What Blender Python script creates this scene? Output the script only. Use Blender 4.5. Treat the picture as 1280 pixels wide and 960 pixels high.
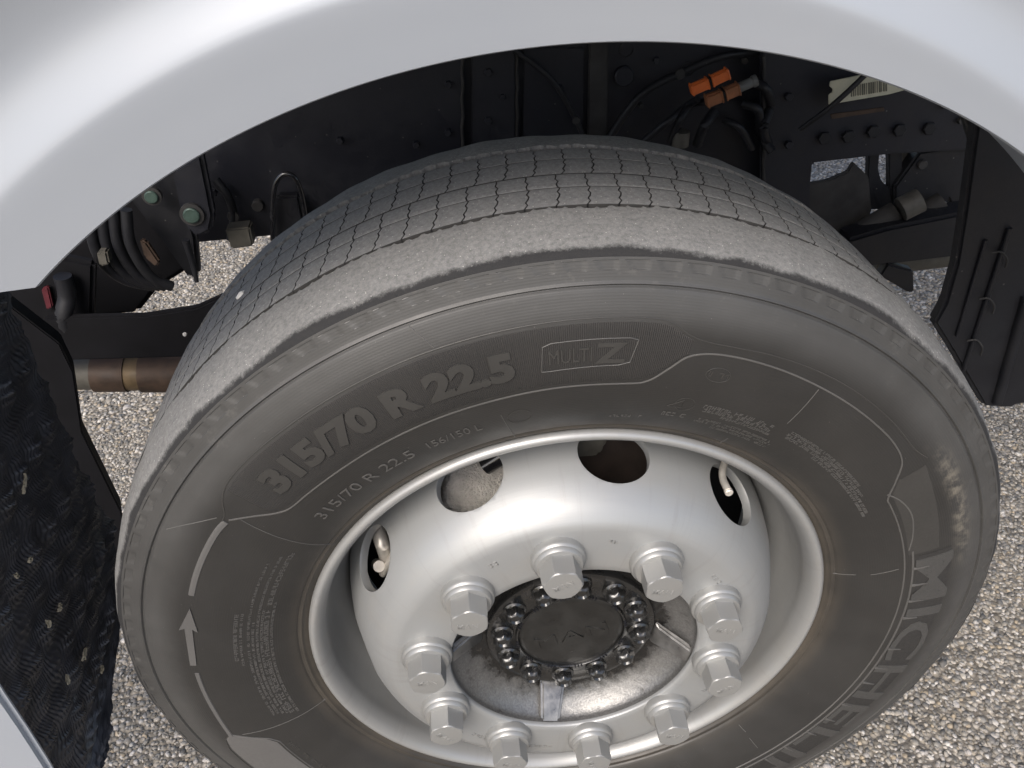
import bpy, bmesh, math, random
import numpy as np
from mathutils import Vector, Matrix

random.seed(4); rng = np.random.default_rng(7)
scene = bpy.context.scene
for o in list(bpy.data.objects): bpy.data.objects.remove(o)
COL = scene.collection
rad = math.radians

# ------------------------------------------------------------------ camera
# origin = wheel centre, -y = outwards from the truck, z = up
CAM = Vector((-0.08290167, -0.72969059, 0.80676492))
CR = Matrix(((0.9939857888679173, 0.09978342569005211, -0.045116731776381765),
             (-0.09550146539554438, 0.5882478007681011, -0.8030217898655031),
             (-0.053588446851236184, 0.8025009612760912, 0.5942394176718858)))
FPX = 1039.639
cam_d = bpy.data.cameras.new('Camera'); cam = bpy.data.objects.new('Camera', cam_d); COL.objects.link(cam)
cam.matrix_world = Matrix.Translation(CAM) @ CR.to_4x4()
cam_d.sensor_fit = 'HORIZONTAL'; cam_d.sensor_width = 36.0; cam_d.lens = FPX / 1280 * 36.0
cam_d.clip_start = 0.02; cam_d.clip_end = 500
scene.camera = cam

# ------------------------------------------------------------------ light
SUN_EL, SUN_AZ = 47.0, 205.0         # high veiled sun on the camera's side, a little to the left
world = bpy.data.worlds.new('World'); scene.world = world; world.use_nodes = True
wn = world.node_tree
sky = wn.nodes.new('ShaderNodeTexSky'); sky.sky_type = 'NISHITA'; sky.sun_disc = False
sky.sun_elevation = rad(SUN_EL); sky.sun_rotation = rad(SUN_AZ)
sky.air_density = 1.0; sky.dust_density = 4.0; sky.ozone_density = 0.3; sky.altitude = 100
wn.nodes['Background'].inputs['Strength'].default_value = 0.12
wn.links.new(sky.outputs[0], wn.nodes['Background'].inputs['Color'])
sl = bpy.data.lights.new('Sun', 'SUN'); sl.energy = 1.25; sl.angle = rad(34); sl.color = (1, 0.975, 0.94)
so = bpy.data.objects.new('Sun', sl); COL.objects.link(so)
sd = Vector((math.sin(rad(SUN_AZ)) * math.cos(rad(SUN_EL)), math.cos(rad(SUN_AZ)) * math.cos(rad(SUN_EL)), math.sin(rad(SUN_EL))))
so.rotation_euler = sd.to_track_quat('Z', 'Y').to_euler(); so.location = (0, 3, 6)
scene.view_settings.view_transform = 'Standard'; scene.view_settings.look = 'None'
scene.view_settings.exposure = 1.0; scene.view_settings.gamma = 1.0
scene.view_settings.use_curve_mapping = False

GROUND_Z = -0.502

# ------------------------------------------------------------------ helpers
def at(px, py, Y):                     # a point on the plane y = Y, from its place in the photograph
    d = CR @ Vector(((px - 640) / FPX, -(py - 480) / FPX, -1.0))
    return CAM + d * ((Y - CAM.y) / d.y)

def link(name, me, mat=None, parent=None):
    o = bpy.data.objects.new(name, me); COL.objects.link(o)
    if mat is not None and me is not None and not me.materials: me.materials.append(mat)
    if parent is not None: o.parent = parent
    return o
def empty(name, loc=(0, 0, 0)):
    o = bpy.data.objects.new(name, None); COL.objects.link(o); o.location = loc; o.empty_display_size = .05
    return o
def tag(o, label=None, cat=None, group=None, kind=None):
    if label: o['label'] = label
    if cat: o['category'] = cat
    if group: o['group'] = group
    if kind: o['kind'] = kind
    return o
def finish(me, ang=35):
    bm = bmesh.new(); bm.from_mesh(me); bmesh.ops.recalc_face_normals(bm, faces=bm.faces); bm.to_mesh(me); bm.free()
    me.polygons.foreach_set('use_smooth', [True] * len(me.polygons)); me.set_sharp_from_angle(angle=rad(ang)); me.update()
    return me
def mesh(name, v, f, ang=35, recalc=True):
    me = bpy.data.meshes.new(name); me.from_pydata([tuple(p) for p in v], [], [tuple(q) for q in f])
    if recalc: finish(me, ang)
    return me
def lathe(name, prof, segs=192, closed=True, mod=None, ang=35):
    """revolve (r, y) about the axle; mod(r, y, theta arrays) may move points"""
    P = np.array(prof, float); n = len(P); T = np.arange(segs) * 2 * np.pi / segs
    Rr = np.repeat(P[None, :, 0], segs, 0); Yy = np.repeat(P[None, :, 1], segs, 0); TT = np.repeat(T[:, None], n, 1)
    if mod: Rr, Yy = mod(Rr, Yy, TT)
    V = np.stack([Rr * np.cos(TT), Yy, Rr * np.sin(TT)], -1).reshape(-1, 3)
    i = np.arange(segs)[:, None]; j = np.arange(n if closed else n - 1)[None, :]
    a = i * n + j; b = i * n + (j + 1) % n; c = ((i + 1) % segs) * n + (j + 1) % n; d = ((i + 1) % segs) * n + j
    F = np.stack([a, b, c, d], -1).reshape(-1, 4)
    return mesh(name, V.tolist(), F.tolist(), ang)
def catmull(pts, sub=5):
    P = [np.array(p, float) for p in pts]; P = [2 * P[0] - P[1]] + P + [2 * P[-1] - P[-2]]; out = []
    for k in range(1, len(P) - 2):
        for s in range(sub):
            t = s / sub; a, b, c, d = P[k - 1:k + 3]
            out.append(.5 * (2 * b + (c - a) * t + (2 * a - 5 * b + 4 * c - d) * t * t + (3 * b - a - 3 * c + d) * t ** 3))
    out.append(P[-2]); return out
def tube(name, pts, r, segs=10, sub=5, smooth=True):
    P = catmull(pts, sub) if smooth and len(pts) > 2 else [np.array(p, float) for p in pts]
    V = []; F = []; n = len(P); ref = np.array((.13, .27, .95))
    rr = r if hasattr(r, '__len__') else [r] * n
    for k, q in enumerate(P):
        t = P[min(k + 1, n - 1)] - P[max(k - 1, 0)]; t /= np.linalg.norm(t)
        u = np.cross(t, ref); u /= np.linalg.norm(u); w = np.cross(t, u); ref = np.cross(u, t) if False else ref
        R = rr[min(k, len(rr) - 1)]
        for s in range(segs):
            a = 2 * math.pi * s / segs; V.append(q + R * (math.cos(a) * u + math.sin(a) * w))
    for k in range(n - 1):
        for s in range(segs): F.append((k * segs + s, k * segs + (s + 1) % segs, (k + 1) * segs + (s + 1) % segs, (k + 1) * segs + s))
    F.append(tuple(range(segs))); F.append(tuple((n - 1) * segs + s for s in range(segs)))
    return mesh(name, V, F, 50)
def bm_mesh(name, bm, bev=0, ang=35, seg=2):
    if bev: bmesh.ops.bevel(bm, geom=list(bm.edges), offset=bev, segments=seg, affect='EDGES', clamp_overlap=True)
    me = bpy.data.meshes.new(name); bm.to_mesh(me); bm.free(); return finish(me, ang)
def prism(name, pts, depth, bev=.0015):
    """polygon of 3-d points pushed back by the vector depth"""
    bm = bmesh.new(); D = Vector(depth); A = [bm.verts.new(Vector(p)) for p in pts]; B = [bm.verts.new(Vector(p) + D) for p in pts]
    n = len(A); bm.faces.new(A); bm.faces.new(B[::-1])
    for k in range(n): bm.faces.new((A[k], B[k], B[(k + 1) % n], A[(k + 1) % n]))
    bmesh.ops.recalc_face_normals(bm, faces=bm.faces)
    return bm_mesh(name, bm, bev)
def box(name, c, s, bev=.002):
    bm = bmesh.new(); bmesh.ops.create_cube(bm, size=1, matrix=Matrix.Translation(c) @ Matrix.Diagonal((*s, 1)))
    return bm_mesh(name, bm, bev)
def plate(name, px, Y, th=.012, bev=.002):
    return prism(name, [at(x, y, Y) for x, y in px], (0, th, 0), bev)
def cyl_y(name, prof, segs=24):        # turned piece along -y (outwards): list of (radius, y)
    P = [(0, prof[0][1])] + list(prof) + [(0, prof[-1][1])]
    V = []; F = []; n = segs
    for r, y in prof:
        for s in range(n): a = 2 * math.pi * s / n; V.append((r * math.cos(a), y, r * math.sin(a)))
    for k in range(len(prof) - 1):
        for s in range(n): F.append((k * n + s, k * n + (s + 1) % n, (k + 1) * n + (s + 1) % n, (k + 1) * n + s))
    F.append(tuple(range(n))); F.append(tuple((len(prof) - 1) * n + s for s in range(n)))
    return mesh(name, V, F, 30)

# ------------------------------------------------------------------ materials
class NT:
    def __init__(s, name):
        s.m = bpy.data.materials.new(name); s.m.use_nodes = True; s.t = s.m.node_tree; s.b = s.t.nodes['Principled BSDF']
        s.co = s.t.nodes.new('ShaderNodeTexCoord').outputs['Object']
    def n(s, k, **kw):
        q = s.t.nodes.new('ShaderNode' + k)
        for a, v in kw.items(): setattr(q, a, v)
        return q
    def l(s, a, b): s.t.links.new(a, b)
    def set(s, **kw):
        for a, v in kw.items():
            i = s.b.inputs[a.replace('_', ' ')]
            if hasattr(v, 'links') or isinstance(v, bpy.types.NodeSocket): s.l(v, i)
            else: i.default_value = (*v, 1) if isinstance(v, tuple) and len(v) == 3 else v
        return s
    def noise(s, scale, detail=4, rough=.55, co=None, stretch=None):
        q = s.n('TexNoise'); q.inputs['Scale'].default_value = scale; q.inputs['Detail'].default_value = detail; q.inputs['Roughness'].default_value = rough
        c = co or s.co
        if stretch:
            m = s.n('Mapping'); m.inputs['Scale'].default_value = stretch; s.l(c, m.inputs[0]); c = m.outputs[0]
        s.l(c, q.inputs['Vector']); return q.outputs['Fac']
    def vor(s, scale, feature='F1', out='Distance', co=None):
        q = s.n('TexVoronoi', feature=feature); q.inputs['Scale'].default_value = scale; s.l(co or s.co, q.inputs['Vector']); return q.outputs[out]
    def ramp(s, fac, stops):
        q = s.n('ValToRGB'); e = q.color_ramp.elements
        while len(e) < len(stops): e.new(.5)
        for k, (p, c) in enumerate(stops):
            e[k].position = p; e[k].color = (*c, 1) if isinstance(c, tuple) else (c, c, c, 1)
        s.l(fac, q.inputs[0]); return q.outputs[0]
    def mix(s, fac, a, b, mode='MIX'):
        q = s.n('Mix', data_type='RGBA', blend_type=mode)
        for i, v in ((0, fac), (6, a), (7, b)):
            if isinstance(v, bpy.types.NodeSocket): s.l(v, q.inputs[i])
            else: q.inputs[i].default_value = (*v, 1) if isinstance(v, tuple) else v
        return q.outputs[2]
    def math(s, op, a, b=0.0):
        q = s.n('Math', operation=op)
        for i, v in ((0, a), (1, b)):
            if isinstance(v, bpy.types.NodeSocket): s.l(v, q.inputs[i])
            else: q.inputs[i].default_value = v
        return q.outputs[0]
    def bump(s, h, strength=.3, dist=.001, prev=None):
        q = s.n('Bump'); q.inputs['Strength'].default_value = strength; q.inputs['Distance'].default_value = dist
        s.l(h, q.inputs['Height'])
        if prev is not None: s.l(prev, q.inputs['Normal'])
        return q.outputs[0]
    def polar(s):                      # radius, angle, y of a point in the wheel's own coordinates
        x = s.n('SeparateXYZ'); s.l(s.co, x.inputs[0])
        r = s.math('SQRT', s.math('ADD', s.math('MULTIPLY', x.outputs[0], x.outputs[0]), s.math('MULTIPLY', x.outputs[2], x.outputs[2])))
        return r, s.math('ARCTAN2', x.outputs[2], x.outputs[0]), x.outputs[1]

def m_rubber(name, base, dust, rough=.62, knurl=False, amount=.5):
    t = NT(name); big = t.noise(9, 5, .6); fine = t.noise(260, 3)
    c = t.mix(t.ramp(big, [(.35, 0.0), (.7, amount)]), base, dust)
    sp = t.ramp(t.vor(170), [(.02, 1.0), (.05, 0.0)]); c = t.mix(t.math('MULTIPLY', sp, .25), c, (.35, .33, .3))
    bm = t.bump(fine, .12, .0006)
    if knurl:
        r, a, y = t.polar(); w = t.math('SINE', t.math('MULTIPLY', a, 1500.0)); bm = t.bump(w, .5, .0004, bm)
    return t.set(Base_Color=c, Roughness=t.ramp(fine, [(.3, rough - .06), (.7, rough + .08)]), Normal=bm, Specular_IOR_Level=.45).m
def m_sidewall():
    t = NT('tyre_sidewall_rubber'); r, a, y = t.polar()
    big = t.noise(7, 5, .6); fine = t.noise(300, 3)
    c = t.mix(t.ramp(big, [(.3, 0.0), (.75, .8)]), (.018, .0175, .0168), (.031, .0298, .028))
    c = t.mix(t.math('MULTIPLY', t.ramp(r, [(.425, 0.0), (.45, 1.0)]), t.ramp(t.noise(18, 4), [(.25, .55), (.75, 1.0)])), c, (.055, .0545, .053))  # lighter outer zone: dust, plus grazing sky reflection put into the colour
    # brown film next to the rim, dried mud rub on one side
    film = t.math('MULTIPLY', t.ramp(r, [(.296, 1.0), (.322, 0.0)]), t.ramp(t.noise(14, 3), [(.3, .25), (.7, .95)]))
    c = t.mix(t.math('MULTIPLY', film, .55), c, (.12, .098, .072))
    da = t.math('ABSOLUTE', t.math('SUBTRACT', a, .40)); dr = t.math('ABSOLUTE', t.math('SUBTRACT', r, .4395))
    m = t.math('MULTIPLY', t.ramp(da, [(.10, 1.0), (.26, 0.0)]), t.ramp(dr, [(.0015, 1.0), (.013, 0.0)]))
    m = t.math('MULTIPLY', m, t.ramp(t.noise(75, 4, .7), [(.42, 0.0), (.62, 1.0)]))
    c = t.mix(t.math('MULTIPLY', m, .6), c, (.20, .18, .145))
    sc = t.math('MULTIPLY', t.ramp(t.noise(60, 4, .7, stretch=(1, 1, 1)), [(.6, 0.0), (.75, .45)]), t.ramp(r, [(.43, 0.0), (.475, 1.0)]))
    c = t.mix(sc, c, (.12, .115, .105))
    sp = t.ramp(t.vor(95), [(.015, 1.0), (.035, 0.0)]); c = t.mix(t.math('MULTIPLY', sp, .35), c, (.5, .48, .44))
    rings = t.math('SINE', t.math('MULTIPLY', r, 2600.0)); bm = t.bump(fine, .12, .0006); bm = t.bump(rings, .06, .0004, bm)
    return t.set(Base_Color=c, Roughness=t.ramp(t.noise(30, 4), [(.3, .40), (.7, .55)]), Normal=bm, Specular_IOR_Level=.55).m
def m_tread(name, worn, dark, edge=False):
    t = NT(name); f = t.noise(850, 5, .75); g = t.noise(230, 5, .7)
    v = t.vor(330); c = t.mix(t.ramp(g, [(.3, 0.0), (.72, 1.0)]), dark, worn)
    c = t.mix(t.ramp(f, [(.55, 0.0), (.75, .6)]), c, tuple(min(1, x * 1.7) for x in worn))
    sp = t.ramp(t.vor(210), [(.06, 1.0), (.12, 0.0)]); c = t.mix(t.math('MULTIPLY', sp, .75), c, (.6, .58, .55))
    if edge:                           # the scuffed black lip along the outer edge of the shoulder
        r, a, y = t.polar()
        k = t.math('ADD', y, t.math('MULTIPLY', t.math('SUBTRACT', t.noise(110, 8, .85), .5), .014))
        k = t.math('ADD', k, t.math('MULTIPLY', t.math('SUBTRACT', t.noise(5, 2), .5), .020))
        on = t.ramp(t.math('ADD', t.math('MULTIPLY', k, 12.0), 2.0), [(.398, 1.0), (.452, 0.0)])     # y from -.132 to -.130
        c = t.mix(on, c, (.024, .024, .025))
    bm = t.bump(f, .55, .0012); bm = t.bump(g, .35, .0015, bm)
    return t.set(Base_Color=c, Roughness=.82, Normal=bm, Specular_IOR_Level=.3).m
def m_silver(name, base=(.315, .322, .322), rough=.41, metal=.4, brushed=True):
    t = NT(name); r, a, y = t.polar(); fine = t.noise(500, 3)
    if brushed:
        q = t.n('CombineXYZ'); t.l(t.math('MULTIPLY', r, 900.0), q.inputs[0]); t.l(t.math('MULTIPLY', y, 900.0), q.inputs[1]); t.l(t.math('MULTIPLY', a, 6.0), q.inputs[2])
        st = t.noise(1.0, 3, .6, co=q.outputs[0]); bm = t.bump(st, .10, .0006); bm = t.bump(fine, .05, .0005, bm)
        ro = t.ramp(st, [(.3, rough - .05), (.7, rough + .08)])
    else: bm = t.bump(fine, .12, .0005); ro = rough
    dirt = t.ramp(t.noise(22, 5, .65), [(.5, 0.0), (.8, .3)])
    c = t.mix(dirt, base, tuple(x * .72 for x in (.5, .47, .42)))
    sp = t.ramp(t.vor(70), [(.012, 1.0), (.03, 0.0)]); c = t.mix(t.math('MULTIPLY', sp, .4), c, (.12, .11, .1))
    q = t.n('CombineXYZ'); t.l(t.math('MULTIPLY', a, 26.0), q.inputs[0]); t.l(t.math('MULTIPLY', r, 9.0), q.inputs[1]); t.l(t.math('MULTIPLY', y, 9.0), q.inputs[2])
    c = t.mix(t.ramp(t.noise(1.0, 5, .7, co=q.outputs[0]), [(.55, 0.0), (.85, .35)]), c, (.20, .185, .165))      # water and brake-dust runs
    return t.set(Base_Color=c, Metallic=metal, Roughness=ro, Normal=bm).m
def m_plain(name, base, rough=.5, metal=0.0, scale=60, var=.35, bump=.15, spec=.5, coat=0.0, bscale=None, bdist=.001):
    t = NT(name); f = t.noise(scale, 5, .6); b2 = tuple(x * (1 - var) for x in base); b3 = tuple(min(1, x * (1 + var)) for x in base)
    t.set(Base_Color=t.ramp(f, [(.3, b2), (.7, b3)]), Roughness=t.ramp(f, [(.25, max(.04, rough - .1)), (.75, min(1, rough + .12))]), Metallic=metal, Specular_IOR_Level=spec, Coat_Weight=coat)
    t.set(Normal=t.bump(t.noise(bscale or scale * 5, 4), bump, bdist)); return t.m
def m_hub():
    t = NT('greasy_cast_metal'); r, a, y = t.polar(); n = t.noise(38, 6, .7); f = t.noise(420, 4, .65)
    k = t.math('ADD', r, t.math('MULTIPLY', t.math('SUBTRACT', n, .5), .045))
    g = t.ramp(t.math('MULTIPLY', k, 4.0), [(.445, 1.0), (.52, 0.0)])         # grease thrown out from the bolt ring
    c = t.mix(t.ramp(f, [(.3, 0.0), (.7, 1.0)]), (.15, .149, .146), (.25, .247, .24)); c = t.mix(g, c, (.012, .0115, .011))
    st = t.ramp(t.noise(70, 5, .75), [(.58, 0.0), (.72, .7)]); c = t.mix(st, c, (.05, .045, .04))
    return t.set(Base_Color=c, Metallic=t.ramp(g, [(0.0, .75), (1.0, 0.0)]), Roughness=t.ramp(g, [(0.0, .42), (1.0, .22)]), Normal=t.bump(f, .35, .0012)).m
def m_chassis(name, base, dust):
    t = NT(name); g = t.noise(11, 6, .7); f = t.noise(160, 5, .7)
    c = t.mix(t.ramp(g, [(.5, 0.0), (.78, .55)]), base, dust); c = t.mix(t.ramp(f, [(.62, 0.0), (.78, .35)]), c, dust)
    sp = t.ramp(t.vor(38), [(.03, 1.0), (.06, 0.0)]); c = t.mix(t.math('MULTIPLY', sp, .5), c, (.16, .15, .14))
    return t.set(Base_Color=c, Roughness=t.ramp(g, [(.4, .42), (.7, .8)]), Normal=t.bump(f, .3, .001), Specular_IOR_Level=.4).m
def m_paint():
    t = NT('silver_fender_paint'); f = t.noise(900, 2); g = t.noise(5, 4)
    c = t.mix(t.ramp(g, [(.3, 0.0), (.7, 1.0)]), (.300, .325, .362), (.318, .340, .372))
    sp = t.ramp(t.vor(45), [(.012, 1.0), (.03, 0.0)]); c = t.mix(t.math('MULTIPLY', sp, .3), c, (.4, .37, .33))
    return t.set(Base_Color=c, Metallic=.1, Roughness=.38, Normal=t.bump(f, .05, .0004), Coat_Weight=.2, Coat_Roughness=.25).m
def m_asphalt():
    t = NT('asphalt'); q = t.vor(95, out='Color'); d = t.vor(95)
    hs = t.ramp(q, [(.0, (.045, .042, .04)), (.35, (.19, .175, .15)), (.7, (.32, .285, .235)), (1.0, (.46, .43, .39))])
    c = t.mix(t.ramp(d, [(.35, 0.0), (.75, 1.0)]), hs, (.11, .10, .088))
    c = t.mix(t.ramp(t.noise(2.5, 4), [(.35, 0.0), (.75, .5)]), c, (.27, .235, .185))
    bm = t.bump(t.ramp(d, [(0.0, 1.0), (.8, 0.0)]), .9, .006); bm = t.bump(t.noise(400, 4), .4, .002, bm)
    return t.set(Base_Color=c, Roughness=.88, Normal=bm, Specular_IOR_Level=.3).m
def m_pebble():
    t = NT('aggregate'); a = t.n('Attribute', attribute_name='tint'); 
    f = t.noise(240, 4, .6); c = t.mix(t.ramp(f, [(.35, 0.0), (.7, .5)]), a.outputs['Color'], (.10, .09, .08))
    return t.set(Base_Color=c, Roughness=t.ramp(t.noise(90, 2), [(.35, .35), (.6, .75)]), Normal=t.bump(f, .5, .001), Specular_IOR_Level=.55).m

MT = dict(
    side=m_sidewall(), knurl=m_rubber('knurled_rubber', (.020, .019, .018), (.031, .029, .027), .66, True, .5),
    maker=m_rubber('hatched_rubber', (.045, .044, .042), (.065, .063, .06), .55, True, .5),
    smooth=m_rubber('smooth_rubber', (.085, .083, .081), (.115, .112, .108), .40, False, .5),
    letter=m_rubber('lettering_rubber', (.034, .033, .031), (.050, .048, .045), .42, False, .5),
    ridge=m_rubber('ridge_rubber', (.070, .068, .065), (.105, .102, .097), .45, False, .5),
    base=m_plain('groove_rubber', (.03, .029, .028), .85),
    rib=m_tread('worn_tread', (.225, .226, .226), (.125, .126, .127)),
    shoulder=m_tread('worn_shoulder', (.225, .225, .222), (.115, .115, .114), True),
    silver=m_silver('wheel_silver'), nut=m_silver('nut_silver', (.305, .307, .300), .38, .45, False), barrel=m_silver('rim_barrel', (.325, .328, .325), .38, .45),
    hubblack=m_plain('greasy_black_paint', (.009, .009, .009), .26, 0, 40, .5, .2, .6, .6),
    capblack=m_plain('dusty_black_cap', (.012, .012, .0115), .34, 0, 50, .4, .2, .5, .2),
    cast=m_hub(),
    castlight=m_plain('machined_lug', (.22, .218, .214), .34, .8, 60, .3, .2),
    caliper=m_plain('rough_grey_casting', (.46, .44, .41), .5, .2, 60, .25, 1.0, .5, 0, 330, .004),
    brown=m_plain('rusty_brown_metal', (.052, .033, .023), .6, .3, 40, .4, .4),
    darkbrown=m_plain('dark_brown_metal', (.022, .015, .012), .6, .2, 40, .4, .4),
    tan=m_plain('tan_rusted_metal', (.115, .08, .043), .55, .3, 30, .35, .3),
    tubegrey=m_plain('dusty_tube', (.07, .066, .058), .65, .1, 40, .4, .3),
    greymetal=m_plain('dusty_grey_metal', (.085, .08, .068), .6, .2, 40, .3, .3),
    zinc=m_plain('zinc_metal', (.58, .55, .50), .38, .5, 60, .2, .2),
    chassis=m_chassis('chassis_black', (.010, .0108, .0165), (.028, .028, .031)),
    black=m_chassis('black_plastic', (.007, .0075, .0105), (.019, .019, .021)),
    matt=m_plain('matt_black_rubber', (.006, .006, .0075), .8, 0, 30, .3, .2, .15),
    shiny=m_plain('shiny_black_steel', (.012, .012, .014), .2, 0, 60, .3, .1, .7, .5),
    dust=m_plain('dusty_chassis', (.035, .034, .034), .75, 0, 25, .4, .3, .3),
    flap=m_plain('flap_black_plastic', (.030, .031, .037), .38, 0, 25, .5, .2, .55),
    green=m_plain('green_grey_bolt', (.055, .09, .076), .5, .3, 60, .3, .2),
    orange=m_plain('orange_plastic', (.55, .115, .02), .45, 0, 50, .2, .1),
    dullorange=m_plain('dull_orange_plastic', (.22, .085, .035), .6, 0, 40, .35, .2),
    grey=m_plain('grey_plastic', (.10, .105, .105), .5, 0, 50, .25, .1),
    cream=m_plain('cream_sticker', (.42, .41, .32), .6, 0, 40, .12, .05),
    ink=m_plain('dark_ink', (.10, .10, .08), .7), red=m_plain('red_plastic', (.07, .008, .014), .5),
    straw=m_plain('dry_leaf', (.33, .29, .21), .8, 0, 60, .4, .3), chip=m_plain('pale_stone', (.72, .70, .66), .6, 0, 80, .15, .3),
    paint=m_paint(), asphalt=m_asphalt(), pebble=m_pebble())

# ------------------------------------------------------------------ ground
def ground():
    v = [(-60, -60, GROUND_Z), (60, -60, GROUND_Z), (60, 60, GROUND_Z), (-60, 60, GROUND_Z)]
    o = link('ground', mesh('ground', v, [(0, 1, 2, 3)]), MT['asphalt']); tag(o, 'pale worn asphalt ground with exposed aggregate', 'ground', kind='structure')
    # loose and half-sunk aggregate: one mesh
    ph = (1 + 5 ** .5) / 2
    I = np.array([(-1, ph, 0), (1, ph, 0), (-1, -ph, 0), (1, -ph, 0), (0, -1, ph), (0, 1, ph), (0, -1, -ph), (0, 1, -ph), (ph, 0, -1), (ph, 0, 1), (-ph, 0, -1), (-ph, 0, 1)], float)
    I /= np.linalg.norm(I[0])
    FI = np.array([(0, 11, 5), (0, 5, 1), (0, 1, 7), (0, 7, 10), (0, 10, 11), (1, 5, 9), (5, 11, 4), (11, 10, 2), (10, 7, 6), (7, 1, 8), (3, 9, 4), (3, 4, 2), (3, 2, 6), (3, 6, 8), (3, 8, 9), (4, 9, 5), (2, 4, 11), (6, 2, 10), (8, 6, 7), (9, 8, 1)])
    cen = []
    for x0, x1, y0, y1, st in ((-1.15, 1.55, -.45, 1.0, .0075), (-1.3, 1.8, 1.0, 2.45, .0105)):
        gx, gy = np.meshgrid(np.arange(x0, x1, st), np.arange(y0, y1, st)); k = rng.random(gx.shape) < .9
        c = np.stack([gx[k], gy[k], np.full(k.sum(), st)], 1); c[:, :2] += rng.uniform(-.42, .42, (len(c), 2)) * st; cen.append(c)
    c = np.concatenate(cen); n = len(c)
    s = c[:, 2] * rng.uniform(.38, .72, n) * np.where(rng.random(n) < .08, 1.35, 1.0)
    S = np.stack([s * rng.uniform(.7, 1.3, n), s * rng.uniform(.7, 1.3, n), s * rng.uniform(.4, .7, n)], 1)
    a = rng.uniform(0, 6.28, n); jit = 1 + rng.uniform(-.28, .28, (n, 12, 1))
    L = I[None] * jit * S[:, None]; ca, sa = np.cos(a)[:, None], np.sin(a)[:, None]
    tl = rng.normal(0, .35, n)[:, None]; L[..., 2] += tl * L[..., 0]
    X = L[..., 0] * ca - L[..., 1] * sa + c[:, 0:1]; Y = L[..., 0] * sa + L[..., 1] * ca + c[:, 1:2]; Z = L[..., 2] + GROUND_Z + (S[:, 2] * rng.uniform(-.25, .35, n))[:, None]
    V = np.stack([X, Y, Z], -1).reshape(-1, 3).astype(np.float32)
    F = (FI[None] + (np.arange(n) * 12)[:, None, None]).reshape(-1, 3).astype(np.int32)
    me = bpy.data.meshes.new('asphalt_aggregate'); me.vertices.add(len(V)); me.vertices.foreach_set('co', V.ravel())
    me.loops.add(F.size); me.loops.foreach_set('vertex_index', F.ravel()); me.polygons.add(len(F))
    me.polygons.foreach_set('loop_start', np.arange(len(F), dtype=np.int32) * 3); me.update(calc_edges=True)
    pal = np.array([(.28, .26, .23), (.38, .35, .305), (.22, .21, .19), (.14, .135, .128), (.46, .44, .41), (.33, .275, .20), (.09, .087, .083), (.38, .36, .34)])
    pal *= np.array((1.08, 1.07, 1.06))
    pc = pal[rng.choice(8, n, p=[.22, .16, .18, .14, .08, .07, .07, .08])] * rng.uniform(.8, 1.15, (n, 1))
    at_ = me.attributes.new('tint', 'FLOAT_COLOR', 'POINT'); col = np.ones((n, 12, 4), np.float32); col[..., :3] = pc[:, None]
    at_.data.foreach_set('color', col.ravel())
    o = link('asphalt_aggregate', me, MT['pebble']); tag(o, 'small tan and grey stones of the coarse asphalt surface', 'gravel', kind='stuff')
ground()

# ------------------------------------------------------------------ truck: painted panels
truck = empty('truck', (0, .6, GROUND_Z))
tag(truck, 'silver painted truck with dark chassis around the wheel arch', 'truck')
TOFF = Vector((0, -.6, -GROUND_Z))
def tp(name, me, mat, parent=None):    # part of the truck (mesh data in wheel coordinates)
    o = link(name, me, MT[mat], parent or truck)
    if parent is None: o.location = TOFF
    return o
def fender():
    cx, cz, r0 = -.005, .06, .604
    def w(t): return np.interp(t, [rad(a) for a in range(30, 190, 10)], [.021 + .03 / (1 + math.exp(-(a - 78) / 9)) for a in range(30, 190, 10)])
    # (share of the band, further rise, depth): edge, band up to the crease, shoulder, hollow, cab wall
    prof = [(0, .006, -.06), (0, .002, -.150), (0, .0, -.1745), (0, -.0012, -.1775), (0, .0, -.180), (.3, 0, -.1822), (.6, 0, -.1842), (.85, -.002, -.1860), (.95, -.0005, -.1867), (1, 0, -.1870), (1, .003, -.1867), (1, .007, -.1854), (1, .013, -.1830), (1, .022, -.1796), (1, .031, -.1767), (1, .039, -.1750), (1, .047, -.1746), (1, .057, -.1760), (1, .076, -.1815), (1, .11, -.196), (1, .15, -.211), (1, .15, -.06)]
    zc = .5275; N = 120; V = []; F = []; n = len(prof)
    for i in range(N + 1):
        for k, (f, d, y) in enumerate(prof):
            tend = math.pi - math.asin((zc - cz) / (r0 + .05 * f + d)); t0 = rad(28); t = t0 + (tend - t0) * i / N
            R = r0 + f * w(t) + d; y = y + f * .0070 * (1 - w(t) / .051); V.append((cx + R * math.cos(t), y, cz + R * math.sin(t)))
    for i in range(N + 1):                       # keep the cut edge level
        pass
    for k in range(n): x, y, z = V[N * n + k]; V[N * n + k] = (x, y, zc)
    for i in range(N):
        for k in range(n): F.append((i * n + k, i * n + (k + 1) % n, (i + 1) * n + (k + 1) % n, (i + 1) * n + k))
    F.append(tuple(range(n))); F.append(tuple(N * n + k for k in range(n)))
    o = tp('fender', mesh('fender', V, F, 40), 'paint'); o['label'] = 'silver painted wheel arch fender with a soft crease'
fender()
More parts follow.
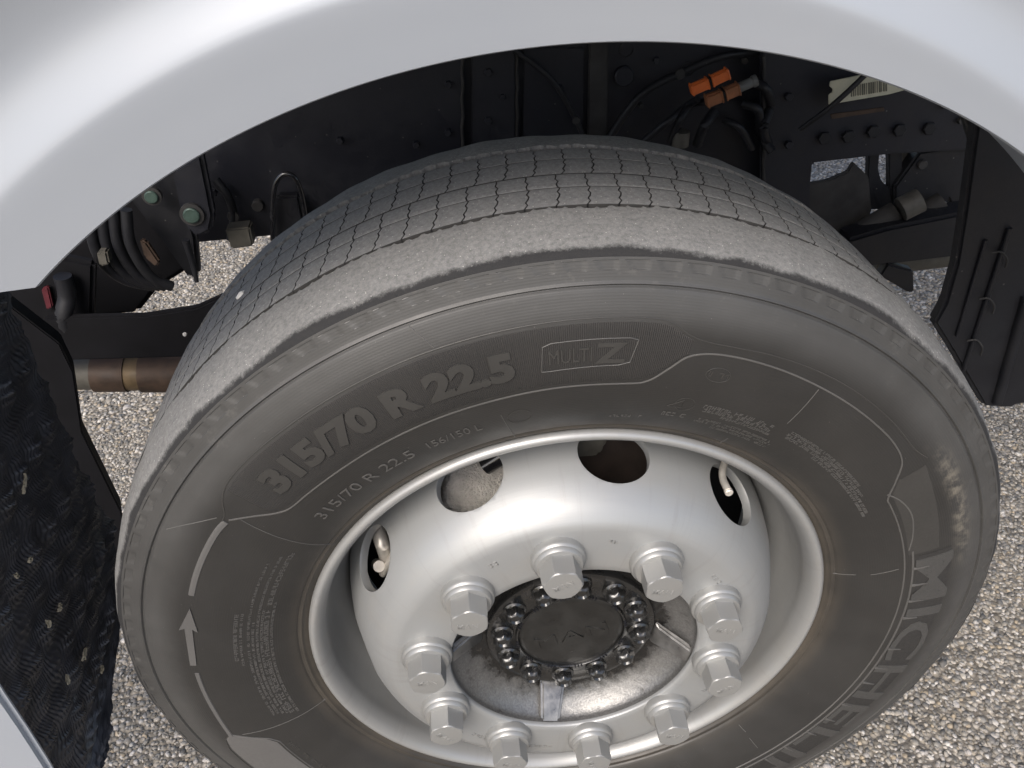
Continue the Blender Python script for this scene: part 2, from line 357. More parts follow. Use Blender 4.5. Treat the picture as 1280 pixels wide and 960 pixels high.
def cab():                              # the cab above the arch: it shades this side of the truck
    tp('cab_body', box('cab_body', (.35, .98, 1.42), (2.1, 2.20, 1.30), .06), 'paint')
    # side panel behind the wheel, lower left
    Y = -.205
    p = [at(0, 868, Y), at(30, 912, Y), at(62, 962, Y)]
    pts = [Vector((-.592, Y, .10)), p[0], p[1], p[2], Vector((-.585, Y, -.15)), Vector((-1.2, Y, -.15)), Vector((-1.2, Y, .10))]
    tp('side_panel', prism('side_panel', [at(-6, 858, Y), p[0], p[1], p[2], at(80, 1000, Y), Vector((-1.2, Y, -.16)), Vector((-1.2, Y, .12))], (0, .012, 0), .005), 'paint')
cab()

# ------------------------------------------------------------------ mud flap
def mud_flap():
    X = -.600; ny, nz = 340, 340
    y = np.linspace(-.186, .145, ny); z = np.linspace(-.20, .44, nz); Y, Z = np.meshgrid(y, z)
    def bumpsum(sy, sz, oy, oz, ry, rz):
        u = (Y - oy) / sy; v = (Z - oz) / sz; row = np.floor(v + .5); u = u + .5 * (row % 2)
        fu = (u - np.floor(u + .5)) * sy; fv = (v - row) * sz; h = np.sin(np.floor(u + .5) * 12.9 + row * 78.2) * .5 + .5
        return np.exp(-(fu / ry) ** 2 - (fv / rz) ** 2) * (.45 + .55 * h), fu, fv
    b1, fu, fv = bumpsum(.046, .040, 0, 0, .017, .016)
    wav = .006 * np.sin(Z * 70 + 2.2 * np.sin(Y * 35)) + .004 * np.sin(Z * 31 + Y * 50)
    rid = np.sin((Y + wav) * 2 * np.pi / .0052)
    strokes = np.maximum(0, np.sin((Z + .25 * Y) * 2 * np.pi / .0105)) * b1
    H = .0005 * rid * (.4 + .6 * (1 - b1)) + .0075 * b1 + .0055 * strokes * (.5 + .5 * rid) + .004 * np.sin(Z * 18) * np.sin(Y * 22)
    bow = 0.0 * Y
    Xs = X + H + bow
    # ragged outline: rounded lower inner corner, uneven lower edge
    lim = np.interp(z, [-.20, -.175, -.14, -.10, -.05, .0, .12, .44], [-.16, -.12, -.03, .06, .108, .126, .122, .148])
    lim = lim + .003 * np.sin(z * 90) + .002 * np.sin(z * 217)
    Yn = -.186 + (Y + .186) / (.145 + .186) * (lim[:, None] + .186)
    V = np.stack([Xs, Yn, Z], -1).reshape(-1, 3); i = np.arange(nz - 1)[:, None]; j = np.arange(ny - 1)[None]
    a = i * ny + j; F = np.stack([a, a + 1, a + ny + 1, a + ny], -1).reshape(-1, 4)
    B = V.copy(); B[:, 0] -= .012; nV = len(V)
    loop = [k for k in range(ny)] + [r * ny + ny - 1 for r in range(1, nz)] + [(nz - 1) * ny + k for k in range(ny - 2, -1, -1)] + [r * ny for r in range(nz - 2, 0, -1)]
    bi = len(V); bv = [(V[k][0] - .010, V[k][1], V[k][2]) for k in loop]
    side = [(loop[k], loop[(k + 1) % len(loop)], bi + (k + 1) % len(loop), bi + k) for k in range(len(loop))]
    me = mesh('mud_flap', V.tolist() + bv, F.tolist() + side + [tuple(bi + k for k in range(len(loop)))], 60)
    o = tp('mud_flap', me, 'flap'); o['label'] = 'black textured spray flap behind the wheel'
    # rail carrying the flap, seen past its inner edge
    pts = [(10, 380), (75, 430), (92, 465), (103, 540), (152, 640), (160, 705), (140, 760), (60, 700), (10, 500)]
    tp('flap_carrier', prism('flap_carrier', [at(x, y, .20) for x, y in pts], (-.01, .03, 0), .002), 'matt')
    leaf = []
    for k, (px, py, L, W, rot) in enumerate([(28, 605, .026, .005, 35), (72, 760, .011, .008, 20), (58, 780, .012, .008, 80), (103, 818, .020, .010, 10), (82, 850, .013, .008, 60), (35, 700, .008, .006, 0), (18, 720, .010, .005, 110), (125, 837, .010, .008, 50)]):
        d = CR @ Vector(((px - 640) / FPX, -(py - 480) / FPX, -1.0)); q = CAM + d * ((X + .011 - CAM.x) / d.x)
        V = []; n = 9
        for s in range(n):
            u = s / (n - 1) - .5; wv = W * math.sqrt(max(.02, 1 - (2 * u) ** 2)) * (1 + .25 * math.sin(s * 2.7 + k))
            for sd_ in (-.5, 0, .5): L_ = L * .85; V.append((.0015 + .004 * abs(sd_) + .0005 * math.sin(u * 6 + k), u * L_ + .0012 * math.sin(k * 3 + s * 1.9 + sd_ * 5), sd_ * wv * .8 + .0009 * math.sin(s * 4.1 + k)))
        F = [(s * 3 + j, s * 3 + j + 1, s * 3 + j + 4, s * 3 + j + 3) for s in range(n - 1) for j in (0, 1)]
        VB = [(x - .0012, y, z) for x, y, z in V]; m = len(V)
        F2 = [tuple(m + i for i in f) for f in F]; rim = [s * 3 for s in range(n)] + [(n - 1) * 3 + 1] + [s * 3 + 2 for s in range(n - 1, -1, -1)] + [1]
        S = [(rim[i], rim[(i + 1) % len(rim)], m + rim[(i + 1) % len(rim)], m + rim[i]) for i in range(len(rim))]
        o = link('leaf_scrap', mesh('leaf_scrap', V + VB, F + F2 + S), MT['straw']); o.location = q; o.rotation_euler = (rad(rot), 0, 0)
        txt = ['long thin straw scrap near the top of the black spray flap', 'pale dry leaf scrap at mid height of the spray flap, right of its neighbour', 'small dry leaf scrap at mid height of the spray flap, left of its neighbour',
               'largest tan dry leaf scrap low on the black spray flap', 'bright straw scrap lowest on the black spray flap', 'tiny pale leaf crumb in the upper middle of the spray flap',
               'small leaf crumb at the left border of the spray flap', 'brown leaf crumb near the right border of the spray flap'][k]
        tag(o, txt, 'leaf scrap', 'dry leaf scraps caught on the spray flap')
mud_flap()

# ------------------------------------------------------------------ tyre
PROF = [(.294, -.1215), (.302, -.1275), (.315, -.136), (.335, -.146), (.36, -.1535), (.385, -.157), (.41, -.157), (.435, -.154), (.455, -.148), (.4663, -.1435), (.475, -.1405), (.4868, -.1367)]
PD = np.array(catmull(PROF, 6))
def ty(r): return np.interp(r, PD[:, 0], PD[:, 1])
wheel = empty('wheel_assembly', (0, 0, GROUND_Z)); tag(wheel, 'worn black tyre on a silver ten-nut steel truck wheel', 'wheel')
tyre = None
NP = 115; PITCH = 2 * math.pi / NP; ZOFF = Vector((0, 0, -GROUND_Z))
def wp(name, me, mat, parent=None):
    o = link(name, me, MT[mat], parent or wheel)
    if parent is None: o.location = ZOFF
    return o
def make_tyre():
    global tyre
    outer = [(r, y) for r, y in PD]
    # raised ring at the shoulder and small rings by the bead
    def extra(p):
        r, y = p
        y -= .0011 * math.exp(-((r - .4663) / .0012) ** 2) - .0016 * math.exp(-((r - .4640) / .0011) ** 2)
        y -= .0012 * math.exp(-((r - .3045) / .0012) ** 2) - .0010 * math.exp(-((r - .3085) / .0012) ** 2)
        return (r, y)
    rs = sorted(set([p[0] for p in outer] + list(np.linspace(.300, .312, 15)) + list(np.linspace(.461, .470, 15)) + [.4762, .4768, .4774, .4835, .4841, .4847]))
    outer = [extra((r, float(ty(r)))) for r in rs]
    prof = [(.287, -.095), (.290, -.115)] + outer + [(.4875, -.1345), (.4875, -.12), (.4945, -.08), (.4965, -.06), (.4972, 0), (.4965, .06), (.4945, .08), (.4875, .12), (.4868, .1367)] + [(r, -y) for r, y in reversed(PROF[:-1])] + [(.287, .095), (.27, .05), (.27, -.05)]
    def mod(R, Y, T):
        ph = (T / PITCH) % 1.0; band = (R > .4765) & (R < .4845) & (Y < -.12)
        lo = .18 + (R - .477) / .008 * .02; hi = .80 - (.484 - R) / .008 * .22
        inn = band & (ph > lo) & (ph < hi); return R, Y + np.where(inn, .0008, 0.0)
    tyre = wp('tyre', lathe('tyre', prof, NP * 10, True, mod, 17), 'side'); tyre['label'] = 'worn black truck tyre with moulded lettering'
    # shoulder ribs
    for sgn in (-1, 1):
        p = [(.4862, -.1368), (.4885, -.1358), (.4915, -.1325), (.4945, -.126), (.4975, -.115), (.4998, -.102), (.5016, -.088), (.5024, -.078), (.5024, -.0745), (.4990, -.0735), (.480, -.0735), (.478, -.12)]
        def md(R, Y, T, sgn=sgn):
            ph = (T / PITCH * 2) % 1.0; e = (abs(R - .5024) < 1e-6) & (abs(abs(Y) - .0745) < 1e-6) | (abs(R - .499) < 1e-6)
            wob = .0007 * np.sin(T * 37) + .0006 * np.sin(T * 91 + 1)
            return R + np.where(R > .487, .0006 * np.sin(T * 23 + Y * 60) + .0004 * np.sin(T * 61), 0), Y - sgn * np.where(e & (ph > .62), .003, 0) - sgn * np.where(e, wob, 0)
        me = lathe('shoulder_rib', [(r, y * -sgn) for r, y in p], NP * 10, True, md, 40)
        o = wp('shoulder_rib', me, 'shoulder', tyre); o['label'] = 'worn pale outer shoulder rib' if sgn < 0 else 'worn inner shoulder rib'
    # sipe-cut tread blocks
    for row, (y0, y1, th) in enumerate(((-.0690, -.0022, rad(83.06)), (.0001, .0620, rad(81.36)))):
        ys = []; N = 13; gm = (y0 + y1) / 2 + .004
        for k in range(N):
            ys.append(y0 + (y1 - y0) * k / (N - 1))
        ys = sorted(ys + [gm - .0008, gm, gm + .0008])
        zig = [0, .0011, -.0003, .0014, .0002, .0016, .0004]
        def e(y):
            s = (y - y0) / (y1 - y0); q = s * 9; k = int(q); f = q - k
            st = .0013 * (1 if k % 2 else -.6) * min(1, 3 * f) + .0013 * (-.6 if k % 2 else 1) * (1 - min(1, 3 * f))
            return (st - .0065 * s + .009 * (s - .5) ** 2) / .5035 * 1.0
        V = []; F = []; gap = .0007 / .5035; n = len(ys); M = 4
        for y in ys:
            top = .5036 - .0016 * math.exp(-((y - gm) / .0007) ** 2) - (.0007 if y in (ys[0], ys[-1]) else 0) - .0002 * abs(y) / .06
            for j in range(M + 1):
                t = e(y) + gap + (PITCH - 2 * gap) * j / M; V.append((top * math.cos(t), y, top * math.sin(t)))
            for j in (0, M):
                t = e(y) + gap + (PITCH - 2 * gap) * j / M; V.append((.4955 * math.cos(t), y, .4955 * math.sin(t)))
        W = M + 3
        for i in range(n - 1):
            a = i * W; b = a + W
            for j in range(M): F.append((a + j, a + j + 1, b + j + 1, b + j))
            F.append((a, b, b + M + 1, a + M + 1)); F.append((a + M, a + M + 2, b + M + 2, b + M))
        for a in (0, (n - 1) * W): F.append(tuple([a + M + 1] + [a + j for j in range(M + 1)] + [a + M + 2]))
        me = mesh('tread_block', V, F, 30); me.materials.append(MT['rib']); me.materials.append(MT['base'])
        for pl in me.polygons:
            cc = pl.center; rr_ = math.hypot(cc.x, cc.z)
            if abs(pl.normal.x * cc.x + pl.normal.z * cc.z) / rr_ < .5 or abs(cc.y - gm) < .00085: pl.material_index = 1
        for k in range(NP):
            o = bpy.data.objects.new('tread_block', me); COL.objects.link(o); o.parent = tyre; o.rotation_euler = (0, -(th + k * PITCH), 0)
make_tyre()

def polar(r, t, h):                    # a point h above the outer sidewall
    return (r * math.cos(t), float(ty(r)) - h, r * math.sin(t))
def spath(pts, n=None):                # smooth polar path, degrees -> list of (r, rad)
    P = [(r, t) for r, t in pts]; out = []
    for q in catmull(P, 8): out.append((q[0], rad(q[1])))
    return out
def ridge(name, path, width, height=.0008, mat='ridge', flat=False):
    V = []; F = []; n = len(path)
    sec = [(-.5, -.0006), (-.33, height * (1 if flat else .75)), (0, height), (.33, height * (1 if flat else .75)), (.5, -.0006)]
    for k, (r, t) in enumerate(path):
        r0, t0 = path[max(k - 1, 0)]; r1, t1 = path[min(k + 1, n - 1)]
        dx, dy = r1 - r0, r * (t1 - t0); L = math.hypot(dx, dy) or 1; nx, ny = -dy / L, dx / L
        w_ = width[k] if hasattr(width, '__len__') else width
        for s, h in sec: V.append(polar(r + nx * s * w_, t + ny * s * w_ / r, h))
    m = len(sec)
    for k in range(n - 1):
        for j in range(m - 1): F.append((k * m + j, k * m + j + 1, (k + 1) * m + j + 1, (k + 1) * m + j))
    F.append(tuple(range(m))); F.append(tuple((n - 1) * m + j for j in range(m)))
    return wp(name, mesh(name, V, F, 50), mat, tyre)
def patch(name, inner, outer, h, mat, nr=10):
    """area of the sidewall between two polar paths of equal length"""
    V = []; F = []; n = len(inner)
    for (r0, t0), (r1, t1) in zip(inner, outer):
        for j in range(nr + 1):
            s = j / nr; hh = h if 0 < j < nr else -.0004
            V.append(polar(r0 + (r1 - r0) * s, t0 + (t1 - t0) * s, hh))
    for k in range(n - 1):
        for j in range(nr): F.append((k * (nr + 1) + j, k * (nr + 1) + j + 1, (k + 1) * (nr + 1) + j + 1, (k + 1) * (nr + 1) + j))
    return wp(name, mesh(name, V, F, 60), mat, tyre)
def text_mesh(body, size, extr=.0005, bold=0.0, sx=1.0, space=1.0, sub=0):
    c = bpy.data.curves.new('t', 'FONT'); c.body = body; c.size = 1.0; c.extrude = .5; c.offset = bold; c.align_x = 'CENTER'; c.align_y = 'CENTER'; c.resolution_u = 3; c.space_character = space
    o = bpy.data.objects.new('t', c); COL.objects.link(o); dg = bpy.context.evaluated_depsgraph_get(); dg.update()
    me = bpy.data.meshes.new_from_object(o.evaluated_get(dg)); bpy.data.objects.remove(o); bpy.data.curves.remove(c)
    V = np.empty(len(me.vertices) * 3); me.vertices.foreach_get('co', V); V = V.reshape(-1, 3)
    if sub:
        bm = bmesh.new(); bm.from_mesh(me); lim = sub / size * max(V[:, 1].max() - V[:, 1].min(), 1e-6)
        for _ in range(5):
            bmesh.ops.triangulate(bm, faces=bm.faces); es = [e for e in bm.edges if Vector((e.verts[0].co - e.verts[1].co)[:2]).length > lim]
            if not es: break
            bmesh.ops.subdivide_edges(bm, edges=es, cuts=1)
        bmesh.ops.triangulate(bm, faces=bm.faces); bm.to_mesh(me); bm.free()
        V = np.empty(len(me.vertices) * 3); me.vertices.foreach_get('co', V); V = V.reshape(-1, 3)
    mid = (V[:, :2].max(0) + V[:, :2].min(0)) / 2; V[:, :2] -= mid
    hh = V[:, 1].max() - V[:, 1].min(); V[:, :2] *= size / hh; V[:, 0] *= sx; V[:, 2] = (V[:, 2] + .5) * extr
    return me, V
def side_text(name, body, r, t0, t1, h, mat, extr=.0008, bold=0.0, flip=False):
    """letters running clockwise from angle t0 to t1 (degrees), height h"""
    me, V = text_mesh(body, h, extr, bold, sub=.005); wdt = V[:, 0].max() - V[:, 0].min(); arc = abs(rad(t0 - t1))
    tm = rad((t0 + t1) / 2); th = tm - V[:, 0] / wdt * arc; rr = r + V[:, 1]
    P = [polar(a, b, float(c) - .0002) for a, b, c in zip(rr, th, V[:, 2])]
    me.vertices.foreach_set('co', np.array(P).ravel()); me.update(); me.set_sharp_from_angle(angle=rad(30))
    me.materials.clear(); return wp(name, me, mat, tyre)
def small_print(name, rows, mat='ridge'):
    """lines of tiny moulded characters: (radius, from deg, to deg, height)"""
    V = []; F = []
    for r, t0, t1, h in rows:
        t = rad(max(t0, t1)); end = rad(min(t0, t1))
        while t > end:
            if random.random() < .14: t -= h * .8 / r; continue
            wch = h * random.uniform(.45, .8)
            for kind in random.sample(range(5), random.choice((2, 3))):
                a, b, c, d = [(0, 0, .25, 1), (.72, 0, 1, 1), (0, .78, 1, 1), (0, 0, 1, .22), (0, .4, 1, .6)][kind]
                k = len(V)
                for hh in (-.0002, .00045):
                    for u, v in ((a, b), (c, b), (c, d), (a, d)): V.append(polar(r + (v - .5) * h, t - u * wch / r, hh))
                F += [(k + 4, k + 5, k + 6, k + 7)] + [(k + i, k + (i + 1) % 4, k + 4 + (i + 1) % 4, k + 4 + i) for i in range(4)]
            t -= (wch + h * .28) / r
    return wp(name, mesh(name, V, F), mat, tyre)

def sidewall_marks():
    L1 = spath([(.4134, 141.3), (.3967, 138.9), (.382, 136.9), (.3745, 135.0), (.3725, 131.5), (.3710, 125), (.3712, 117), (.3718, 109), (.3722, 100.7), (.3732, 92.6), (.3735, 82.5), (.3775, 79.6), (.392, 77.4), (.4055, 75.6), (.4115, 73.2), (.4135, 69.5), (.4135, 63.1), (.4125, 56.8), (.4115, 46), (.4105, 40.5), (.4055, 36.6), (.391, 33.7), (.3755, 30.6), (.3742, 28.5), (.3745, 24), (.375, 14), (.3752, 0), (.3752, -15), (.3752, -30), (.3752, -45), (.3752, -60)])
    L2 = spath([(.4178, 142.0), (.4205, 140.6), (.4300, 138.6), (.4355, 136.0), (.4368, 132), (.4362, 125.7), (.4366, 116.7), (.438, 106.9), (.4388, 98.4), (.4395, 88), (.4390, 80.6), (.4350, 78.2), (.4270, 76.2), (.4225, 73.8), (.4220, 70), (.4238, 64), (.4248, 54.7), (.4232, 44.1), (.4215, 38.5), (.4230, 36.2), (.4268, 34.4)])
    ridge('panel_edge', L1, .0021, .0010); ridge('panel_edge', L2, .0015, .0006, 'letter')
    # knurled dark panel behind the size lettering
    def rr(path, t):
        P = sorted(path, key=lambda q: q[1]); return float(np.interp(t, [q[1] for q in P], [q[0] for q in P]))
    T = [rad(x) for x in np.linspace(137.0, 75.5, 150)]
    patch('knurled_panel', [(rr(L1, t) + .0012, t) for t in T], [(max(rr(L2, t) - .001, rr(L1, t) + .0016), t) for t in T], .00035, 'knurl', 12)
    # size marking
    side_text('size_lettering', '315/70 R 22.5', .4050, 133.2, 96.8, .0300, 'letter', .0019, .05)
    side_text('size_lettering', '315/70 R 22.5', .3425, 135.2, 115.0, .0125, 'ridge', .0010, -.006)
    side_text('load_lettering', '156/150 L', .3425, 112.4, 103.6, .0095, 'ridge', .0009, -.006)
    # framed badge
    bx = [(.3935, 93.6), (.4180, 93.2), (.4205, 92.2), (.4212, 83.0), (.4195, 82.0), (.3975, 81.2 + 1.4), (.3945, 84.0), (.3930, 92.6), (.3935, 93.6)]
    bp = [(r, rad(t)) for r, t in bx]; fine = []
    for (r0, t0), (r1, t1) in zip(bp[:-1], bp[1:]): fine += [(r0 + (r1 - r0) * s / 8, t0 + (t1 - t0) * s / 8) for s in range(8)]
    ridge('badge_frame', fine + [fine[0]], .0011, .0009)
    side_text('badge_lettering', 'MULTI', .4065, 92.6, 87.4, .0135, 'letter', .0012, 0.0)
    side_text('badge_lettering', 'Z', .4070, 87.0, 83.2, .0200, 'letter', .0012, .03)
    # big maker lettering along the double line
    ridge('double_line', spath([(.3838, t) for t in range(16, -62, -6)]), .0028, .0007, 'ridge', True)
    side_text('maker_lettering', 'MICHELIN', .4075, 13.5, -57, .0430, 'maker', .0012, .012)
    for t in (11.5, 7.2, 3.0, -1.5, -10, -15.5, -20, -27, -32, -37, -43, -48):
        ridge('letter_spike', [(.3845 + .017 * k / 8, rad(t)) for k in range(9)], [.0040 * (1 - .85 * k / 8) for k in range(9)], .0014, 'ridge', True)
    T = [rad(x) for x in np.linspace(14.5, -60, 120)]
    patch('maker_panel', [(.3855, t) for t in T], [(.4300, t) for t in T], .0003, 'knurl', 8)
    T = [rad(x) for x in np.linspace(33.5, 15.2, 40)]
    patch('plain_panel', [(max(.3765, rr(L1, t) + .001), t) for t in T], [(.4245 - .012 * abs(math.sin((t - rad(33)) * 3)), t) for t in T], .0003, 'letter', 8)
    ridge('panel_edge', spath([(.3765, 31.5), (.385, 29), (.390, 25), (.386, 20), (.380, 16.5)]), .0022, .0007)
    # band and turning arrow on the left
    ridge('arrow_band', spath([(.4150, 141.8), (.4170, 144), (.4175, 148.5), (.4175, 152.8), (.4170, 157.2)]), .0075, .0010, 'smooth', True)
    V = [polar(r, rad(t), .0011) for r, t in [(.4165, 160.0), (.4262, 165.0), (.4206, 164.5), (.4196, 172.9), (.4128, 172.9), (.4128, 164.5), (.4072, 165.0)]]
    V += [(x, y + .0014, z) for x, y, z in V]; n = 7
    wp('turning_arrow', mesh('turning_arrow', V, [tuple(range(n))] + [(k, (k + 1) % n, n + (k + 1) % n, n + k) for k in range(n)]), 'smooth', tyre)
    ridge('arrow_band', spath([(.4150, 174.9), (.4150, 180), (.4152, 185), (.4165, 189.5), (.4178, 192.3)]), .0062, .0010, 'smooth', True)
    T = np.linspace(192.0, 216.0, 50)
    ins = [(float(np.interp(t, [192, 193, 195.5, 197.5, 216], [.4150, .405, .381, .3735, .3752])), rad(t)) for t in T]
    outs = [(float(np.interp(t, [192, 193, 196, 216], [.4195, .428, .435, .437])), rad(t)) for t in T]
    patch('plain_panel', ins, outs, .0004, 'smooth', 10); ridge('panel_edge', ins, .0014, .0009)
    ridge('panel_edge', outs, .0013, .0006, 'letter')
    side_text('badge_lettering', 'Y', .392, 212.5, 207.5, .026, 'knurl', .0012, .02)
    # radial mould seams
    for a, b in (((.4045, 140.4), (.301, 142.9)), ((.4040, 192.4), (.306, 194.2)), ((.4100, 56.7), (.3655, 56.3)), ((.3045, 9.5), (.3270, 10.4)), ((.3412, 10.7), (.3690, 12.0)),
                 ((.352, 100.2), (.303, 99.3)), ((.318, 61.0), (.303, 60.6)), ((.4625, 106.5), (.4400, 104.9)), ((.4580, 147.5), (.4240, 141.8)), ((.3300, -46), (.318, -46)), ((.3600, -47), (.340, -46.5))):
        ridge('mould_seam', [(a[0] + (b[0] - a[0]) * s / 9, rad(a[1] + (b[1] - a[1]) * s / 9)) for s in range(10)], .0010, .0006)
    # moulded emblems: two rings and a wedge
    for (r, t, ra, rb) in ((.3925, 70.6, .0115, .0075), (.3525, 72.8, .0095, .0085), (.343, 97.6, .011, .009)):
        ridge('emblem_ring', [(r + rb * math.sin(k * math.pi / 16), rad(t) + ra * math.cos(k * math.pi / 16) / r) for k in range(33)], .0008, .0005, 'letter')
    small_print('small_print', [(.3925, 71.9, 69.3, .006)], 'letter'); small_print('small_print', [(.3365, 75.3, 71.8, .0055), (.3275, 83.5, 78.6, .004)], 'ridge')
    ridge('emblem_mark', [(.3475, rad(75.3)), (.3475, rad(73.0)), (.3575, rad(73.2)), (.3475, rad(75.3))], .0008, .0005, 'letter')
    small_print('small_print', [(.3545, 69.8, 57.5, .0045), (.3495, 69.5, 57.2, .0045), (.3445, 66, 57, .003), (.3365, 69, 55, .0028), (.3325, 69.5, 54.5, .0028), (.328, 66, 54.5, .0028)], 'ridge')
    small_print('small_print', [(.3585, 55, 36, .0030), (.3545, 54.5, 33, .0032), (.3505, 54.5, 28.5, .0032), (.3465, 47, 27.8, .0030)], 'ridge')
    # safety text on the left
    small_print('small_print', [(.3705, 172.5, 160.5, .0040)], 'ridge')
    small_print('small_print', [(.3650, 174.0, 160.5, .0026)], 'ridge')
    small_print('small_print', [(.3575, 190, 147.5, .0026), (.3530, 190, 163, .0026), (.3487, 190.5, 146, .0026), (.3445, 191, 160, .0026), (.3400, 191.5, 144.5, .0048), (.3345, 192, 158, .0026)], 'ridge')
    small_print('small_print', [(.3660, 212, 199, .0050)], 'letter'); small_print('small_print', [(.3330, -62, -70, .0060)], 'letter')
sidewall_marks()

# ------------------------------------------------------------------ rim, disc, nuts, hub
def make_rim():
    p = catmull([(.279, -.100), (.2795, -.112), (.2825, -.122), (.2865, -.1285), (.2910, -.1318), (.2950, -.1305), (.2973, -.1265), (.2968, -.1225), (.2925, -.1185), (.2885, -.110), (.2860, -.095)], 4)
    prof = [tuple(q) for q in p] + [(.283, -.06), (.27, -.03), (.264, 0), (.264, .08), (.285, .11), (.297, .127), (.292, .131), (.28, .118), (.258, .085), (.2585, -.015), (.2600, -.035), (.2640, -.050), (.2715, -.062), (.2770, -.078)]
    rim = wp('rim', lathe('rim', prof, 240, True, None, 50), 'barrel'); rim['label'] = 'silver rim flange and barrel'
    out = [(.2585, -.012), (.2583, -.030), (.2560, -.052), (.2520, -.076), (.2475, -.094), (.2415, -.112), (.2330, -.1305), (.2215, -.1475), (.2095, -.1580), (.2010, -.1620), (.1930, -.1630)]
    outer = [tuple(q) for q in catmull(out, 5)] + [(.18, -.1632), (.165, -.1632), (.15, -.1632), (.1425, -.1632), (.1412, -.1622), (.1405, -.160)]
    inner = [(.1405, -.150), (.16, -.150), (.19, -.1495), (.203, -.1455), (.214, -.137), (.225, -.121), (.234, -.103), (.2405, -.085), (.2455, -.06), (.2475, -.030), (.248, -.012)]
    me = lathe('disc', outer + inner, 300, True, None, 40)
    base = bpy.data.objects.new('d', me); COL.objects.link(base)
    # ten hand holes, cut square to the sloping wall
    cv = []; cf = []; n = 48; nrm = Vector((.955, -.296)); tan = Vector((.296, .955))
    for k in range(10):
        t = rad(77.65 - 36 * k); er = Vector((math.cos(t), 0, math.sin(t))); et = Vector((-math.sin(t), 0, math.cos(t))); ey = Vector((0, 1, 0))
        N = er * nrm.x + ey * nrm.y; U = er * tan.x + ey * tan.y; c = er * .2448 + ey * -.0985; b0 = len(cv)
        for s in (-.05, .05):
            for j in range(n):
                a = 2 * math.pi * j / n; cv.append(c + N * s + et * (.0385 * math.cos(a)) + U * (.0345 * math.sin(a)))
        cf += [(b0 + j, b0 + (j + 1) % n, b0 + n + (j + 1) % n, b0 + n + j) for j in range(n)] + [tuple(b0 + j for j in range(n)), tuple(b0 + n + j for j in range(n))]
    cut = bpy.data.objects.new('c', mesh('c', cv, cf)); COL.objects.link(cut)
    md = base.modifiers.new('b', 'BOOLEAN'); md.object = cut; md.operation = 'DIFFERENCE'; md.solver = 'EXACT'
    bv = base.modifiers.new('v', 'BEVEL'); bv.width = .0009; bv.segments = 2; bv.limit_method = 'ANGLE'; bv.angle_limit = rad(50)
    dg = bpy.context.evaluated_depsgraph_get(); dg.update(); m2 = bpy.data.meshes.new_from_object(base.evaluated_get(dg))
    bpy.data.objects.remove(base); bpy.data.objects.remove(cut)
    m2.polygons.foreach_set('use_smooth', [True] * len(m2.polygons)); m2.set_sharp_from_angle(angle=rad(38)); m2.materials.clear()
    d = wp('disc', m2, 'silver'); d['label'] = 'silver wheel disc with ten round hand holes'
    # small stamped characters between the nuts
    V = []; F = []
    for t0, cnt in ((79, 2), (37, 3), (-28, 3), (-100, 5), (-127, 4), (118, 2)):
        for q in range(cnt):
            t = rad(t0 - q * 1.9); r = .184
            for a, b, c, e in random.sample([(0, 0, .25, 1), (.72, 0, 1, 1), (0, .78, 1, 1), (0, 0, 1, .22), (0, .4, 1, .6)], 3):
                k = len(V)
                for yy in (-.1629, -.1636):
                    for u, v in ((a, b), (c, b), (c, e), (a, e)):
                        R = r + (v - .5) * .0052; A = t - u * .0036 / r; V.append((R * math.cos(A), yy, R * math.sin(A)))
                F += [(k + 4, k + 5, k + 6, k + 7)] + [(k + i, k + (i + 1) % 4, k + 4 + (i + 1) % 4, k + 4 + i) for i in range(4)]
    wp('stamped_marks', mesh('stamped_marks', V, F), 'nut', d)
make_rim()

